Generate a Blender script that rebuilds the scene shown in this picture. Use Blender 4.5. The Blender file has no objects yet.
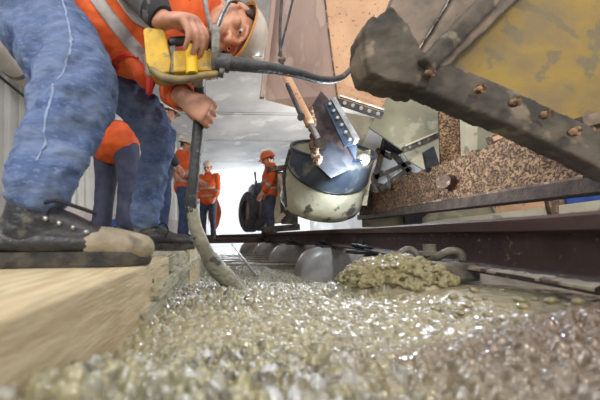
import bpy, bmesh, math, random
import numpy as np
from mathutils import Vector as V, Matrix as M, noise as NZ
random.seed(4)
S = bpy.context.scene
COL = S.collection
F = 300.0; CX = 200.0; CY = 237.0
def P(px, py, y): return V(((px-CX)*y/F, y, (CY-py)*y/F))

# ------------------------------------------------------------------ materials
MATS = {}
def mat(name, c1, c2=None, scale=8, rough=.6, metal=0, bump=0, bscale=60, lo=.4, hi=.6, c3=None, s3=40, t3=.62,
        detail=6, coat=0, emit=None, stretch=None, spec=.5):
    if name in MATS: return MATS[name]
    m = bpy.data.materials.new(name); m.use_nodes = True
    nt = m.node_tree; N = nt.nodes; L = nt.links
    b = N['Principled BSDF']
    b.inputs['Roughness'].default_value = rough; b.inputs['Metallic'].default_value = metal
    b.inputs['Coat Weight'].default_value = coat; b.inputs['Specular IOR Level'].default_value = spec
    tc = N.new('ShaderNodeTexCoord'); src = tc.outputs['Object']
    if stretch:
        mp = N.new('ShaderNodeMapping'); mp.inputs['Scale'].default_value = stretch
        L.new(src, mp.inputs['Vector']); src = mp.outputs['Vector']
    c2 = c2 or tuple(x*.75 for x in c1)
    n = N.new('ShaderNodeTexNoise'); n.inputs['Scale'].default_value = scale; n.inputs['Detail'].default_value = detail
    L.new(src, n.inputs['Vector'])
    r = N.new('ShaderNodeValToRGB'); r.color_ramp.elements[0].position = lo; r.color_ramp.elements[1].position = hi
    r.color_ramp.elements[0].color = (*c1, 1); r.color_ramp.elements[1].color = (*c2, 1)
    L.new(n.outputs['Fac'], r.inputs['Fac']); out = r.outputs['Color']
    if c3:
        n3 = N.new('ShaderNodeTexNoise'); n3.inputs['Scale'].default_value = s3; n3.inputs['Detail'].default_value = 3
        L.new(src, n3.inputs['Vector'])
        r3 = N.new('ShaderNodeValToRGB'); r3.color_ramp.elements[0].position = t3-.03; r3.color_ramp.elements[1].position = t3+.03
        L.new(n3.outputs['Fac'], r3.inputs['Fac'])
        mx = N.new('ShaderNodeMix'); mx.data_type = 'RGBA'
        L.new(r3.outputs['Color'], mx.inputs[0]); L.new(out, mx.inputs[6]); mx.inputs[7].default_value = (*c3, 1)
        out = mx.outputs[2]
    L.new(out, b.inputs['Base Color'])
    if bump:
        nb = N.new('ShaderNodeTexNoise'); nb.inputs['Scale'].default_value = bscale; nb.inputs['Detail'].default_value = 5
        L.new(src, nb.inputs['Vector'])
        bp = N.new('ShaderNodeBump'); bp.inputs['Strength'].default_value = bump; bp.inputs['Distance'].default_value = .01
        L.new(nb.outputs['Fac'], bp.inputs['Height']); L.new(bp.outputs['Normal'], b.inputs['Normal'])
    if emit:
        b.inputs['Emission Color'].default_value = (*emit[:3], 1); b.inputs['Emission Strength'].default_value = emit[3]
    MATS[name] = m; return m

skin   = mat('skin', (.62,.33,.22), (.5,.24,.16), 25, .5, bump=.15, bscale=180)
jeans  = mat('denim', (.075,.115,.235), (.165,.215,.34), 11, .9, bump=1, bscale=16, lo=.35, hi=.68, stretch=(1,1,2.4), c3=(.15,.195,.32), s3=70, t3=.6, spec=.2)
jeansd = mat('dark_denim', (.035,.055,.13), (.07,.105,.21), 14, .85, bump=.4, bscale=45, lo=.35, hi=.7)
seamm  = mat('pale_seam', (.25,.32,.45), (.17,.23,.36), 60, .9)
navy   = mat('navy_cloth', (.04,.045,.08), (.07,.075,.12), 10, .85, bump=.3, bscale=30)
orange = mat('hi_vis_orange', (.78,.12,.014), (.6,.08,.012), 9, .7, bump=.35, bscale=22)
refl   = mat('reflective_tape', (.42,.38,.36), (.33,.29,.28), 20, .45, bump=.2, bscale=40)
greycl = mat('grey_sleeve', (.13,.12,.115), (.09,.082,.08), 12, .9, bump=.4, bscale=40)
blackc = mat('black_cloth', (.02,.02,.024), (.035,.035,.04), 20, .85, bump=.3, bscale=60)
red    = mat('red_cloth', (.6,.03,.02), (.45,.02,.02), 12, .7)
hairm  = mat('brown_hair', (.08,.045,.025), (.05,.03,.02), 60, .7, bump=.5, bscale=150)
helm   = mat('pale_helmet', (.68,.6,.52), (.55,.46,.4), 14, .35, coat=.3)
helmo  = mat('orange_helmet', (.8,.17,.03), (.7,.12,.02), 14, .35)
brimm  = mat('amber_brim', (.7,.32,.07), (.55,.22,.05), 14, .4)
eyew   = mat('eye_white', (.75,.72,.68), None, 5, .2)
eyed   = mat('eye_dark', (.03,.02,.015), None, 5, .15)
leather= mat('muddy_black_leather', (.014,.014,.017), (.034,.033,.037), 12, .4, bump=.6, bscale=50, c3=(.1,.09,.07), s3=16, t3=.62)
mudl   = mat('muddy_leather', (.2,.165,.11), (.33,.28,.2), 12, .7, bump=.5, bscale=50, c3=(.13,.11,.08), s3=9, t3=.62)
solem  = mat('dark_sole', (.02,.02,.022), (.07,.062,.05), 22, .8, bump=.5, bscale=60)
lace   = mat('black_lace', (.015,.015,.018), None, 50, .8)
chrome = mat('worn_steel', (.5,.5,.5), (.32,.31,.3), 20, .35, .8, bump=.2)
wood   = mat('pale_formwork_wood', (.6,.5,.33), (.47,.37,.22), 7, .75, bump=.35, bscale=30, stretch=(9,1,9), c3=(.36,.31,.2), s3=5, t3=.66)
woodd  = mat('wet_formwork_wood', (.5,.46,.33), (.36,.34,.24), 7, .7, bump=.4, bscale=30, stretch=(9,1,9), c3=(.2,.19,.14), s3=9, t3=.6)
deckw  = mat('dirty_floor_boards', (.25,.22,.18), (.17,.15,.13), 6, .85, bump=.4, bscale=30, stretch=(6,1,1))
rust   = mat('dark_rail_rust', (.024,.012,.012), (.042,.022,.02), 9, .75, .1, bump=.35, bscale=50, c3=(.18,.12,.09), s3=60, t3=.68)
railh  = mat('rail_head_brown', (.085,.047,.04), (.06,.032,.028), 7, .75, .2, bump=.2, bscale=40, stretch=(1,.3,1))
crust  = mat('concrete_crust', (.36,.215,.115), (.19,.11,.06), 30, .95, bump=1, bscale=60, lo=.42, hi=.58, c3=(.07,.04,.027), s3=75, t3=.51)
crustd = mat('rusty_dark_steel', (.09,.05,.035), (.2,.125,.08), 12, .8, bump=.6, bscale=40, c3=(.38,.27,.18), s3=26, t3=.6)
tan    = mat('tan_painted_plate', (.72,.43,.25), (.62,.36,.21), 5, .7, bump=.15, bscale=40, c3=(.2,.105,.06), s3=40, t3=.665)
pink   = mat('pinkish_worn_plate', (.56,.4,.33), (.44,.31,.26), 4, .65, bump=.15, bscale=40, stretch=(1,1,.4), c3=(.62,.47,.38), s3=8, t3=.6)
green  = mat('olive_grey_plate', (.34,.32,.22), (.25,.24,.165), 5, .7, bump=.2, bscale=30, c3=(.44,.41,.3), s3=6, t3=.6)
cream  = mat('cream_plate', (.58,.54,.4), (.5,.45,.32), 6, .5, bump=.2, bscale=30, c3=(.3,.26,.18), s3=9, t3=.62)
white  = mat('white_sheet', (.88,.9,.92), (.76,.78,.8), 5, .35, bump=.08)
darkp  = mat('dark_purple_steel', (.035,.022,.024), (.085,.055,.05), 12, .6, .3, bump=.5, bscale=35)
blued  = mat('blue_black_steel', (.03,.045,.07), (.07,.09,.13), 8, .35, .5, bump=.2, bscale=30)
bucketm= mat('cement_stained_bucket', (.5,.48,.35), (.38,.35,.25), 6, .45, bump=.3, bscale=30, c3=(.09,.08,.07), s3=9, t3=.61)
darkf  = mat('dark_muddy_steel', (.045,.041,.036), (.12,.1,.078), 8, .85, .1, bump=.6, bscale=30, c3=(.22,.18,.13), s3=11, t3=.62)
brownf = mat('brown_muddy_steel', (.25,.19,.145), (.13,.11,.09), 7, .75, .1, bump=.5, bscale=30, stretch=(1,1,1), c3=(.33,.26,.19), s3=6, t3=.62)
yellow = mat('worn_yellow_paint', (.29,.195,.035), (.2,.145,.065), 9, .7, bump=.4, bscale=25, lo=.35, hi=.65, c3=(.17,.135,.07), s3=12, t3=.6)
yelm   = mat('yellow_motor_casing', (.68,.42,.02), (.5,.31,.03), 18, .45, bump=.25, bscale=60, c3=(.25,.2,.1), s3=24, t3=.66)
greym  = mat('grey_cast_metal', (.28,.26,.22), (.16,.15,.13), 25, .5, .4, bump=.4)
rubber = mat('black_rubber_hose', (.035,.037,.042), (.075,.075,.08), 14, .5, bump=.3, bscale=80, c3=(.17,.17,.15), s3=30, t3=.66)
mudhose= mat('cement_coated_hose', (.34,.33,.25), (.22,.215,.165), 14, .5, bump=.6, bscale=60)
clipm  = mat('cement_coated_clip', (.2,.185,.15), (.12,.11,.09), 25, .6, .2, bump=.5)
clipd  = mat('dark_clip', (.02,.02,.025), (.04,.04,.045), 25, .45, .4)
block  = mat('grey_sleeper_concrete', (.3,.27,.25), (.2,.185,.17), 9, .35, bump=.25, bscale=30, c3=(.2,.18,.15), s3=8, t3=.62)
ceil   = mat('tunnel_concrete', (.5,.485,.46), (.35,.34,.34), .9, .85, bump=.3, bscale=9, lo=.38, hi=.62, c3=(.54,.525,.5), s3=2.2, t3=.62, detail=9)
wallm  = mat('white_wall_panel', (.74,.74,.71), (.64,.63,.6), 2, .6, bump=.1, bscale=10)
wallp  = mat('pale_pink_wall', (.6,.54,.52), (.5,.45,.44), 2, .8)
pipem  = mat('pale_pipe', (.72,.68,.6), (.6,.55,.47), 3, .4)
bluec  = mat('blue_tarp', (.04,.1,.4), (.03,.07,.3), 9, .6)
tyre   = mat('tyre_rubber', (.04,.045,.055), (.08,.085,.1), 12, .8, bump=.5, bscale=20)
rebarm = mat('rebar_steel', (.2,.17,.15), (.3,.27,.25), 40, .4, .5, bump=.4, bscale=200)
whitet = mat('white_card', (.8,.82,.86), (.7,.72,.75), 20, .4)
lampm  = mat('lamp_glow', (1,1,1), (1,1,1), 5, .3, emit=(.8,.9,1,60))

# ------------------------------------------------------------------ mesh builder
def ortho(d, ref):
    d = d.normalized(); a = ref - d*ref.dot(d)
    if a.length < 1e-4: a = V((.3,.8,.5)) - d*d.dot(V((.3,.8,.5)))
    a.normalize(); return a, d.cross(a)
def catmull(pts, n):
    out = []
    k = len(pts)
    for i in range(k-1):
        p0 = pts[max(i-1,0)]; p1 = pts[i]; p2 = pts[i+1]; p3 = pts[min(i+2,k-1)]
        for j in range(n):
            t = j/n
            out.append([.5*((2*b)+(c-a)*t+(2*a-5*b+4*c-d)*t*t+(3*b-a-3*c+d)*t**3) for a,b,c,d in zip(p0,p1,p2,p3)])
    out.append(list(pts[-1])); return out
class MB:
    def __init__(s): s.v = []; s.f = []
    def add(s, vs, fs):
        o = len(s.v); s.v += [V(x) for x in vs]; s.f += [tuple(i+o for i in q) for q in fs]; return s
    def box(s, c, size, rot=None):
        c = V(c); h = V(size)/2; R = rot or M.Identity(3)
        vs = [c + R @ V((x*h.x, y*h.y, z*h.z)) for x in (-1,1) for y in (-1,1) for z in (-1,1)]
        return s.add(vs, [(0,1,3,2),(4,6,7,5),(0,4,5,1),(2,3,7,6),(0,2,6,4),(1,5,7,3)])
    def bar(s, a, b, w, h, up=V((0,0,1))):
        a = V(a); b = V(b); d = (b-a); l = d.length; u, w_ = ortho(d, up); d.normalize()
        R = M((d, w_, u)).transposed()
        return s.box((a+b)/2, (l, w, h), R)
    def tube(s, pts, rad, seg=12, ref=V((0,0,1)), n=6, cap=True, ell=None):
        """pts vectors, rad: list of r or (ra, rb); ra along ref direction, rb across"""
        rr = [(r, r) if not isinstance(r, (tuple, list)) else r for r in (rad if isinstance(rad, (list,)) else [rad]*len(pts))]
        d = [(*p, *r) for p, r in zip(pts, rr)]
        c = catmull(d, n) if n > 1 else [list(x) for x in d]
        ps = [V(x[:3]) for x in c]; rs = [(max(x[3],1e-4), max(x[4],1e-4)) for x in c]
        if cap:   # rounded ends
            def ends(p, q, r):
                t = (p-q).normalized(); k = min(r)
                return [(p+t*k*math.sin(a), (r[0]*math.cos(a), r[1]*math.cos(a))) for a in (.5, 1.0, 1.4)]
            e0 = ends(ps[0], ps[1], rs[0])[::-1]; e1 = ends(ps[-1], ps[-2], rs[-1])
            ps = [e[0] for e in e0]+ps+[e[0] for e in e1]; rs = [e[1] for e in e0]+rs+[e[1] for e in e1]
        vs = []; u = None
        for i, (p, r) in enumerate(zip(ps, rs)):
            t = ps[min(i+1,len(ps)-1)]-ps[max(i-1,0)]
            u, w = ortho(t, ref if u is None or ref is not None and abs(t.normalized().dot(ref.normalized())) < .9 else u)
            for k in range(seg):
                a = 2*math.pi*k/seg; vs.append(p+u*r[0]*math.cos(a)+w*r[1]*math.sin(a))
        fs = []
        for i in range(len(ps)-1):
            for k in range(seg):
                k2 = (k+1)%seg; fs.append((i*seg+k, i*seg+k2, (i+1)*seg+k2, (i+1)*seg+k))
        fs.append(tuple(range(seg))[::-1]); fs.append(tuple((len(ps)-1)*seg+k for k in range(seg)))
        return s.add(vs, fs)
    def ball(s, c, r, rot=None, seg=16, ring=10):
        c = V(c); r = V(r) if not isinstance(r,(int,float)) else V((r,r,r)); R = rot or M.Identity(3); vs = []; fs = []
        for i in range(1, ring):
            t = math.pi*i/ring
            for k in range(seg):
                a = 2*math.pi*k/seg
                vs.append(c + R @ V((r.x*math.sin(t)*math.cos(a), r.y*math.sin(t)*math.sin(a), r.z*math.cos(t))))
        for i in range(ring-2):
            for k in range(seg):
                k2=(k+1)%seg; fs.append((i*seg+k,(i+1)*seg+k,(i+1)*seg+k2,i*seg+k2))
        vs.append(c+R@V((0,0,r.z))); vs.append(c-R@V((0,0,r.z))); a=len(vs)-2
        for k in range(seg):
            k2=(k+1)%seg; fs.append((a,k,k2)); fs.append((a+1,(ring-2)*seg+k2,(ring-2)*seg+k))
        return s.add(vs, fs)
    def cyl(s, a, b, r, seg=16, r2=None):
        return s.tube([V(a), V(b)], [r, r if r2 is None else r2], seg, n=1, cap=False, ref=V((.31,.2,.93)))
    def hexb(s, c, d, r=.012, h=.01):
        d = V(d).normalized(); return s.cyl(V(c), V(c)+d*h, r, 6)
    def plate(s, pts, th=.012, away=V((0,1,0))):
        n = V((0,0,0))
        for i in range(len(pts)): n += (pts[i]-pts[0]).cross(pts[(i+1)%len(pts)]-pts[0])
        n.normalize()
        if n.dot(away) < 0: n = -n
        k = len(pts); vs = list(pts)+[p+n*th for p in pts]
        fs = [tuple(range(k)), tuple(range(k,2*k))[::-1]]+[(i,(i+1)%k,k+(i+1)%k,k+i)[::-1] for i in range(k)]
        return s.add(vs, fs)
    def lathe(s, prof, o, R, seg=32):
        vs=[];fs=[];o=V(o)
        for r,z in prof:
            for k in range(seg):
                a=2*math.pi*k/seg; vs.append(o+R@V((r*math.cos(a),r*math.sin(a),z)))
        for i in range(len(prof)-1):
            for k in range(seg):
                k2=(k+1)%seg; fs.append((i*seg+k,i*seg+k2,(i+1)*seg+k2,(i+1)*seg+k))
        return s.add(vs,fs)
    def build(s, name, m, parent=None, smooth=True, bevel=0, voxel=0, sm=4, disp=None, sub=0):
        me = bpy.data.meshes.new(name)
        bm = bmesh.new(); vl = [bm.verts.new(v) for v in s.v]
        for f in s.f:
            try: bm.faces.new([vl[i] for i in f])
            except ValueError: pass
        bmesh.ops.recalc_face_normals(bm, faces=bm.faces)
        bm.to_mesh(me); bm.free()
        o = bpy.data.objects.new(name, me); COL.objects.link(o); me.materials.append(m)
        if smooth: me.shade_smooth()
        else: me.shade_flat()
        if voxel:
            r = o.modifiers.new('r','REMESH'); r.mode='VOXEL'; r.voxel_size=voxel; r.use_smooth_shade=True
            if sm:
                q = o.modifiers.new('s','SMOOTH'); q.factor=.5; q.iterations=sm
        if disp:
            for j,(st,sz) in enumerate(disp):
                tx = bpy.data.textures.new(name+'_fold','MARBLE' if st<0 else 'CLOUDS'); tx.noise_scale=sz; tx.noise_depth=2
                if st<0: tx.turbulence=6; st=-st
                q = o.modifiers.new('d%d'%j,'DISPLACE'); q.texture=tx; q.strength=st; q.mid_level=.5; q.texture_coords='LOCAL'
        if bevel:
            q = o.modifiers.new('b','BEVEL'); q.width=bevel; q.segments=2; q.limit_method='ANGLE'
        if smooth and not voxel:
            me.set_sharp_from_angle(angle=math.radians(40)) if hasattr(me,'set_sharp_from_angle') else None
        if sub:
            q = o.modifiers.new('u','SUBSURF'); q.levels=sub; q.render_levels=sub
        if parent:
            o.parent = parent; o.matrix_parent_inverse = M.Translation(-parent.location)
        return o
def tag(o, label=None, cat=None, group=None, kind=None):
    for k, v in (('label',label),('category',cat),('group',group),('kind',kind)):
        if v: o[k] = v
    return o
def thing(name, loc, label, cat, group=None):
    o = bpy.data.objects.new(name, None); COL.objects.link(o); o.location = V(loc); o.empty_display_size=.1
    return tag(o, label, cat, group)
def struct(o): o['kind'] = 'structure'; return o

# ------------------------------------------------------------------ camera, world, lights
cam = bpy.data.cameras.new('camera'); co = bpy.data.objects.new('camera', cam); COL.objects.link(co)
cam.sensor_width = 36; cam.lens = 18; cam.shift_x = (300-CX)/600; cam.shift_y = (CY-200)/600
co.rotation_euler = (math.pi/2, 0, 0); cam.clip_start = .02
cam.dof.use_dof = True; cam.dof.focus_distance = 1.5; cam.dof.aperture_fstop = 3.2
S.camera = co
S.view_settings.view_transform = 'Standard'; S.view_settings.look = 'None'; S.view_settings.exposure = .45; S.view_settings.gamma = 1
w = bpy.data.worlds.new('sky'); S.world = w; w.use_nodes = True
bg = w.node_tree.nodes['Background']; bg.inputs['Color'].default_value = (.9,.95,1,1); bg.inputs['Strength'].default_value = .85
def area(name, loc, target, size, power, color, sy=None):
    l = bpy.data.lights.new(name,'AREA'); l.energy=power; l.color=color; l.size=size
    if sy: l.shape='RECTANGLE'; l.size_y=sy
    o = bpy.data.objects.new(name,l); COL.objects.link(o); o.location=loc
    o.rotation_euler = (V(target)-V(loc)).to_track_quat('-Z','Y').to_euler(); return o
area('portal_daylight', (1.5,15.5,1.6), (.8,2,-.1), 3.5, 470, (.85,.93,1), 2.6)
area('warm_site_lamp', (.8,-1.2,1.9), (1.4,2.4,.6), .5, 26, (1,.8,.58))
area('left_leg_fill', (-1.1,-.5,1.3), (-.3,.8,.3), .6, 15, (1,.97,.92))  # added fill lamp, out of view, brightens the near leg
area('ceiling_wash', (3.6,6.0,.4), (1.2,6.6,2.9), 1.2, 120, (1,.98,.95))  # added up-light hidden behind the beam to brighten the ceiling

# ------------------------------------------------------------------ setting
struct(MB().box((-1.45,6,-.36),(2.0,18,.6)).build('floor', deckw))
struct(MB().box((3,6,-.55),(9,20,.1)).build('floor', mat('trench_floor',(.1,.1,.11),(.16,.16,.17),6,.7,bump=.5,bscale=30)))
c = MB()
ys = [3.1,4.9,6.7,8.6,11.2,15.0]
for a,b in zip(ys[:-1],ys[1:]): c.plate([V((-4,a+.015,2.85)),V((6,a+.35,2.85)),V((6,b+.32,2.85)),V((-4,b-.015,2.85))],.4,V((0,0,1)))
c.box((1,9,3.1),(10,12,.1))
struct(c.build('ceiling', ceil, smooth=False))
c = MB()
for y in (4.9,6.7,8.6): c.plate([V((-4,y+.1,2.846)),V((6,y+.43,2.846)),V((6,y+.455,2.846)),V((-4,y+.125,2.846))],.01,V((0,0,1)))
struct(c.build('trim_1', mat('joint_dark',(.2,.2,.2),None,5,.8)))
def wallseg(mb,a,b,z0=-.1,z1=3,th=.1):
    a=V(a);b=V(b); mb.plate([V((a.x,a.y,z0)),V((b.x,b.y,z0)),V((b.x,b.y,z1)),V((a.x,a.y,z1))],th,V((-1,.2,0)))
m_=MB(); pts=[(-2.4,-1,0),(-2.4,6,0),(-.75,9.6,0),(.85,15,0)]
for a,b in zip(pts[:-1],pts[1:]):
    wallseg(m_,a,b)
    L_=(V(b)-V(a)).length; k=int(L_/.3)
    for i in range(k):
        q=V(a).lerp(V(b),(i+.5)/k); m_.cyl((q.x,q.y,.55),(q.x,q.y,3),.045,8)
struct(m_.build('wall_left', wallm))
m_=MB(); 
for a,b in zip(pts[:-1],pts[1:]): m_.bar(V((a[0]+.04,a[1],.22)),V((b[0]+.04,b[1],.22)),.1,.62)
struct(m_.build('trim_2', wallp))
struct(MB().box((5.6,6,1.3),(.2,18,3.4)).build('wall_right', ceil))
# pipe on left wall
pp=MB().tube([V((-2.1,.8,1.97)),V((-2.1,4,1.97)),V((-2.1,8,1.97))],.16,20,n=2)
t=thing('wall_pipe',(-2.1,4,1.9),'thick pale pipe running along the left wall behind the jeans leg','pipe')
pp.build('pipe_run',pipem,t)
for y in (2.2,3.4,4.9):
    b_=MB().cyl((-2.1,y,1.97),(-2.1,y+.05,1.97),.172,20); b_.box((-2.25,y+.02,1.97),(.3,.04,.05)); b_.build('pipe_clamp',greym,t)
tag(MB().tube([V((-2.0,.8,1.62)),V((-2.0,3.5,1.60)),V((-2.0,7,1.62))],.014,8,n=3).build('wall_cable',blackc),'thin black cable below the pale wall pipe','cable')
t=thing('support_column',(-1.05,8.2,0),'slim white round column beside the ribbed left wall','column')
MB().cyl((-.55,8.5,-.06),(-.55,8.5,2.85),.09,16).build('shaft',wallm,t)
MB().box((-.55,8.5,-.04),(.3,.3,.04)).build('base_plate',greym,t)

# ------------------------------------------------------------------ wet concrete height field
def rx(y):   # lateral position of the rail centre line
    ks=[(-.5,.42),(.3,.655),(.66,.775),(1.06,.865),(1.85,1.07),(2.65,1.185),(3.4,1.16),(4.2,1.13),(5.5,1.15),(7,1.0),(9,.5),(12,-.6)]
    for (a,u),(b,v) in zip(ks[:-1],ks[1:]):
        if y<=b:
            t=(y-a)/(b-a); return u+(v-u)*t
    return ks[-1][1]
def edge(y): return -.125+.07*(y-.55)
def sstep(a,b,x):
    t=np.clip((x-a)/(b-a),0,1); return t*t*(3-2*t)
def hsh(ix,iy,k):
    n=np.sin(ix*127.1+iy*311.7+k*74.7)*43758.5453; return n-np.floor(n)
def vor(x,y,cs,seed,ids=False):
    """height of jittered domes, cell size cs"""
    gx=np.floor(x/cs); gy=np.floor(y/cs); best=np.zeros_like(x); idv=np.zeros_like(x)
    for dx in (-1,0,1):
        for dy in (-1,0,1):
            ix=gx+dx; iy=gy+dy
            px=(ix+hsh(ix,iy,seed))*cs; py=(iy+hsh(ix,iy,seed+3))*cs
            r=cs*(.28+.45*hsh(ix,iy,seed+7)); an=hsh(ix,iy,seed+9)*3.14; e=.6+.4*hsh(ix,iy,seed+5)
            ux=(x-px)*np.cos(an)+(y-py)*np.sin(an); uy=-(x-px)*np.sin(an)+(y-py)*np.cos(an)
            d=(ux/r)**2+(uy/(r*e))**2
            h_=np.sqrt(np.clip(1-d,0,1))*r*.62; idv=np.where(h_>best,.05+.95*hsh(ix,iy,seed+13),idv); best=np.maximum(best,h_)
    return (best,idv) if ids else best
def fbm(x,y,sc,seed,oc=3):
    """value noise"""
    tot=0;amp=1;n=0
    for o in range(oc):
        u=x/sc; v=y/sc; iu=np.floor(u); iv=np.floor(v); fu=u-iu; fv=v-iv; fu=fu*fu*(3-2*fu); fv=fv*fv*(3-2*fv)
        a=hsh(iu,iv,seed+o); b=hsh(iu+1,iv,seed+o); c=hsh(iu,iv+1,seed+o); d=hsh(iu+1,iv+1,seed+o)
        tot=tot+amp*((a*(1-fu)+b*fu)*(1-fv)+(c*(1-fu)+d*fu)*fv); n+=amp; amp*=.5; sc*=.5
    return tot/n
def ground(x,y):
    z=-.178-.16*sstep(.75,2.5,y)-.03*sstep(2.5,4,y)
    z+=.055*sstep(.35,.72,x)*(1-.45*sstep(.6,1.0,y))*(1-sstep(1.15,1.6,y))
    z-=.09*sstep(.5,.7,x)*sstep(1.25,1.5,y)*(1-sstep(2.3,2.6,y))
    z+=.06*sstep(.5,.2,y)*sstep(.12,-.1,x)
    # clumpy heap beside the clip
    d=np.sqrt(((x-.625)/.16)**2+((y-1.0)/.2)**2)
    z=z+.078*np.clip(1-d**2.4,0,1)
    # smooth skirt
    z=z+.008*np.exp(-(((x-.76)/.12)**2+((y-.86)/.18)**2))
    # near brown ridge lower right
    rb=sstep(.52,.40,y-.16*(x-.25))*sstep(.02,.5,x)
    z=z+.022*rb
    return z,d,rb
def field(xs,ys_):
    z,d,rb=ground(xs,ys_)
    smooth=sstep(.47,.62,xs)*sstep(.42,.52,ys_)*(1-sstep(1.0,1.1,ys_))
    smooth=np.maximum(smooth*.93, .75*sstep(.42,.6,fbm(xs,ys_,.3,11,2))*(1-sstep(.9,1.4,ys_))*.55)
    clump=np.clip(1.15-d,0,1)*(1-smooth)
    va,ia=vor(xs,ys_,.019,1,True); vb,ib=vor(xs,ys_,.011,21,True); ia=np.where(ia>0,ia,ib)*(1-smooth)
    g=va*1.6+vb*1.0-.006+(fbm(xs,ys_,.05,5)-.5)*.022
    g2=vor(xs,ys_,.036,41)*1.7+vor(xs,ys_,.019,51)*1.3-.016+(fbm(xs,ys_,.05,8)-.5)*.05
    k=np.clip(clump*3,0,1)
    return z+g*(1-smooth)*(1-k)+g2*k+(fbm(xs,ys_,.02,15)-.5)*.003, smooth, rb, ia*(1-k)
nr=880; ncx=720
tt=np.linspace(0,1,nr); yy=.17*(9/.17)**tt
un=np.linspace(0,1,ncx)
Y2=np.repeat(yy[:,None],ncx,1)
x0=edge(yy)-.02; x1=np.minimum(np.array([rx(q) for q in yy])+.12, 1.75*yy+.3)
X2=x0[:,None]+(x1-x0)[:,None]*un[None,:]
Z2,sm_,rb_,kk_=field(X2,Y2)
vs=np.stack([X2,Y2,Z2],-1).reshape(-1,3)
ii=np.arange((nr-1)*(ncx-1)); r_=ii//(ncx-1); c_=ii%(ncx-1); a=r_*ncx+c_
faces=np.stack([a,a+1,a+ncx+1,a+ncx],1)
me=bpy.data.meshes.new('wet_concrete'); me.from_pydata(vs.tolist(),[],faces.tolist())
at=me.attributes.new('grit','FLOAT_COLOR','POINT')
ca=np.stack([sm_.ravel(),rb_.ravel(),kk_.ravel(),np.ones(sm_.size)],1).astype(np.float32); at.data.foreach_set('color',ca.ravel())
me.shade_smooth()
wc=bpy.data.objects.new('wet_concrete',me); COL.objects.link(wc)
tag(wc,'freshly poured wet olive-grey concrete with gravel filling the trench beside the rail','concrete',kind='stuff')
m=bpy.data.materials.new('wet_gravel_concrete'); m.use_nodes=True; nt=m.node_tree; N=nt.nodes; L=nt.links; b=N['Principled BSDF']
geo=N.new('ShaderNodeNewGeometry'); vo=N.new('ShaderNodeTexVoronoi'); vo.inputs['Scale'].default_value=75; L.new(geo.outputs['Position'],vo.inputs['Vector'])
rp=N.new('ShaderNodeValToRGB'); 
els=rp.color_ramp.elements; els[0].color=(.25,.215,.105,1); els[0].position=.03; els[1].color=(.09,.08,.05,1); els[1].position=.06
for p_,c_ in ((.25,(.13,.115,.075,1)),(.3,(.27,.24,.12,1)),(.55,(.34,.31,.18,1)),(.62,(.15,.14,.09,1)),(.82,(.3,.29,.22,1)),(.86,(.46,.47,.47,1))):
    e=els.new(p_); e.color=c_

nn=N.new('ShaderNodeTexNoise'); nn.inputs['Scale'].default_value=7; L.new(geo.outputs['Position'],nn.inputs['Vector'])
r2=N.new('ShaderNodeValToRGB'); r2.color_ramp.elements[0].position=.46; r2.color_ramp.elements[1].position=.66; r2.color_ramp.elements[1].color=(.6,.6,.6,1)
L.new(nn.outputs['Fac'],r2.inputs['Fac'])
m1=N.new('ShaderNodeMix'); m1.data_type='RGBA'; L.new(r2.outputs['Color'],m1.inputs[0]); L.new(rp.outputs['Color'],m1.inputs[6]); m1.inputs[7].default_value=(.3,.275,.16,1)
atn=N.new('ShaderNodeAttribute'); atn.attribute_name='grit'; sp=N.new('ShaderNodeSeparateColor'); L.new(atn.outputs['Color'],sp.inputs['Color']); L.new(sp.outputs[2],rp.inputs['Fac'])
m2=N.new('ShaderNodeMix'); m2.data_type='RGBA'; L.new(sp.outputs[0],m2.inputs[0]); L.new(m1.outputs[2],m2.inputs[6]); m2.inputs[7].default_value=(.40,.355,.24,1)
m3=N.new('ShaderNodeMix'); m3.data_type='RGBA'; L.new(sp.outputs[1],m3.inputs[0]); L.new(m2.outputs[2],m3.inputs[6]); m3.inputs[7].default_value=(.16,.115,.08,1)
L.new(m3.outputs[2],b.inputs['Base Color'])
b.inputs['Roughness'].default_value=.35; b.inputs['Coat Weight'].default_value=1; b.inputs['Coat Roughness'].default_value=.09
nb=N.new('ShaderNodeTexNoise'); nb.inputs['Scale'].default_value=220; nb.inputs['Detail'].default_value=4; L.new(geo.outputs['Position'],nb.inputs['Vector'])
bp=N.new('ShaderNodeBump'); bp.inputs['Strength'].default_value=.5; bp.inputs['Distance'].default_value=.004
L.new(nb.outputs['Fac'],bp.inputs['Height']); L.new(bp.outputs['Normal'],b.inputs['Normal'])
me.materials.append(m)

# ------------------------------------------------------------------ timber formwork
def beam_run(y0,y1,x_off0,x_off1,z0,z1,name,m,label,cat,group=None,bev=.004):
    """bar following the formwork edge; cross-section offsets from edge()"""
    mb=MB(); vs=[]
    for y in (y0,y1):
        for (xo,z) in ((x_off0,z0),(x_off1,z0),(x_off1,z1),(x_off0,z1)): vs.append((edge(y)+xo,y,z))
    mb.add(vs,[(0,1,2,3),(4,7,6,5),(0,4,5,1),(1,5,6,2),(2,6,7,3),(3,7,4,0)])
    o=mb.build(name,m,bevel=bev,smooth=False); tag(o,label,cat,group); return o
beam_run(.12,.94,-.62,0,-.30,-.062,'timber_beam',wood,'nearest pale timber beam under the big muddy boot','beam','formwork timber beams')
beam_run(.945,1.55,-.42,-.004,-.30,-.064,'timber_beam',woodd,'second timber beam along the edge, under the far boot','beam','formwork timber beams')
beam_run(1.555,2.3,-.42,.002,-.34,-.062,'timber_beam',wood,'third timber beam along the trench edge, beside the hose','beam','formwork timber beams')
beam_run(2.305,4.2,-.42,-.002,-.40,-.064,'timber_beam',woodd,'farthest timber beam along the trench edge','beam','formwork timber beams')
beam_run(.70,3.6,.0,.022,-.148,-.118,'timber_lath',woodd,'long narrow timber lath fixed along the side of the formwork','lath',bev=.002)
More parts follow.
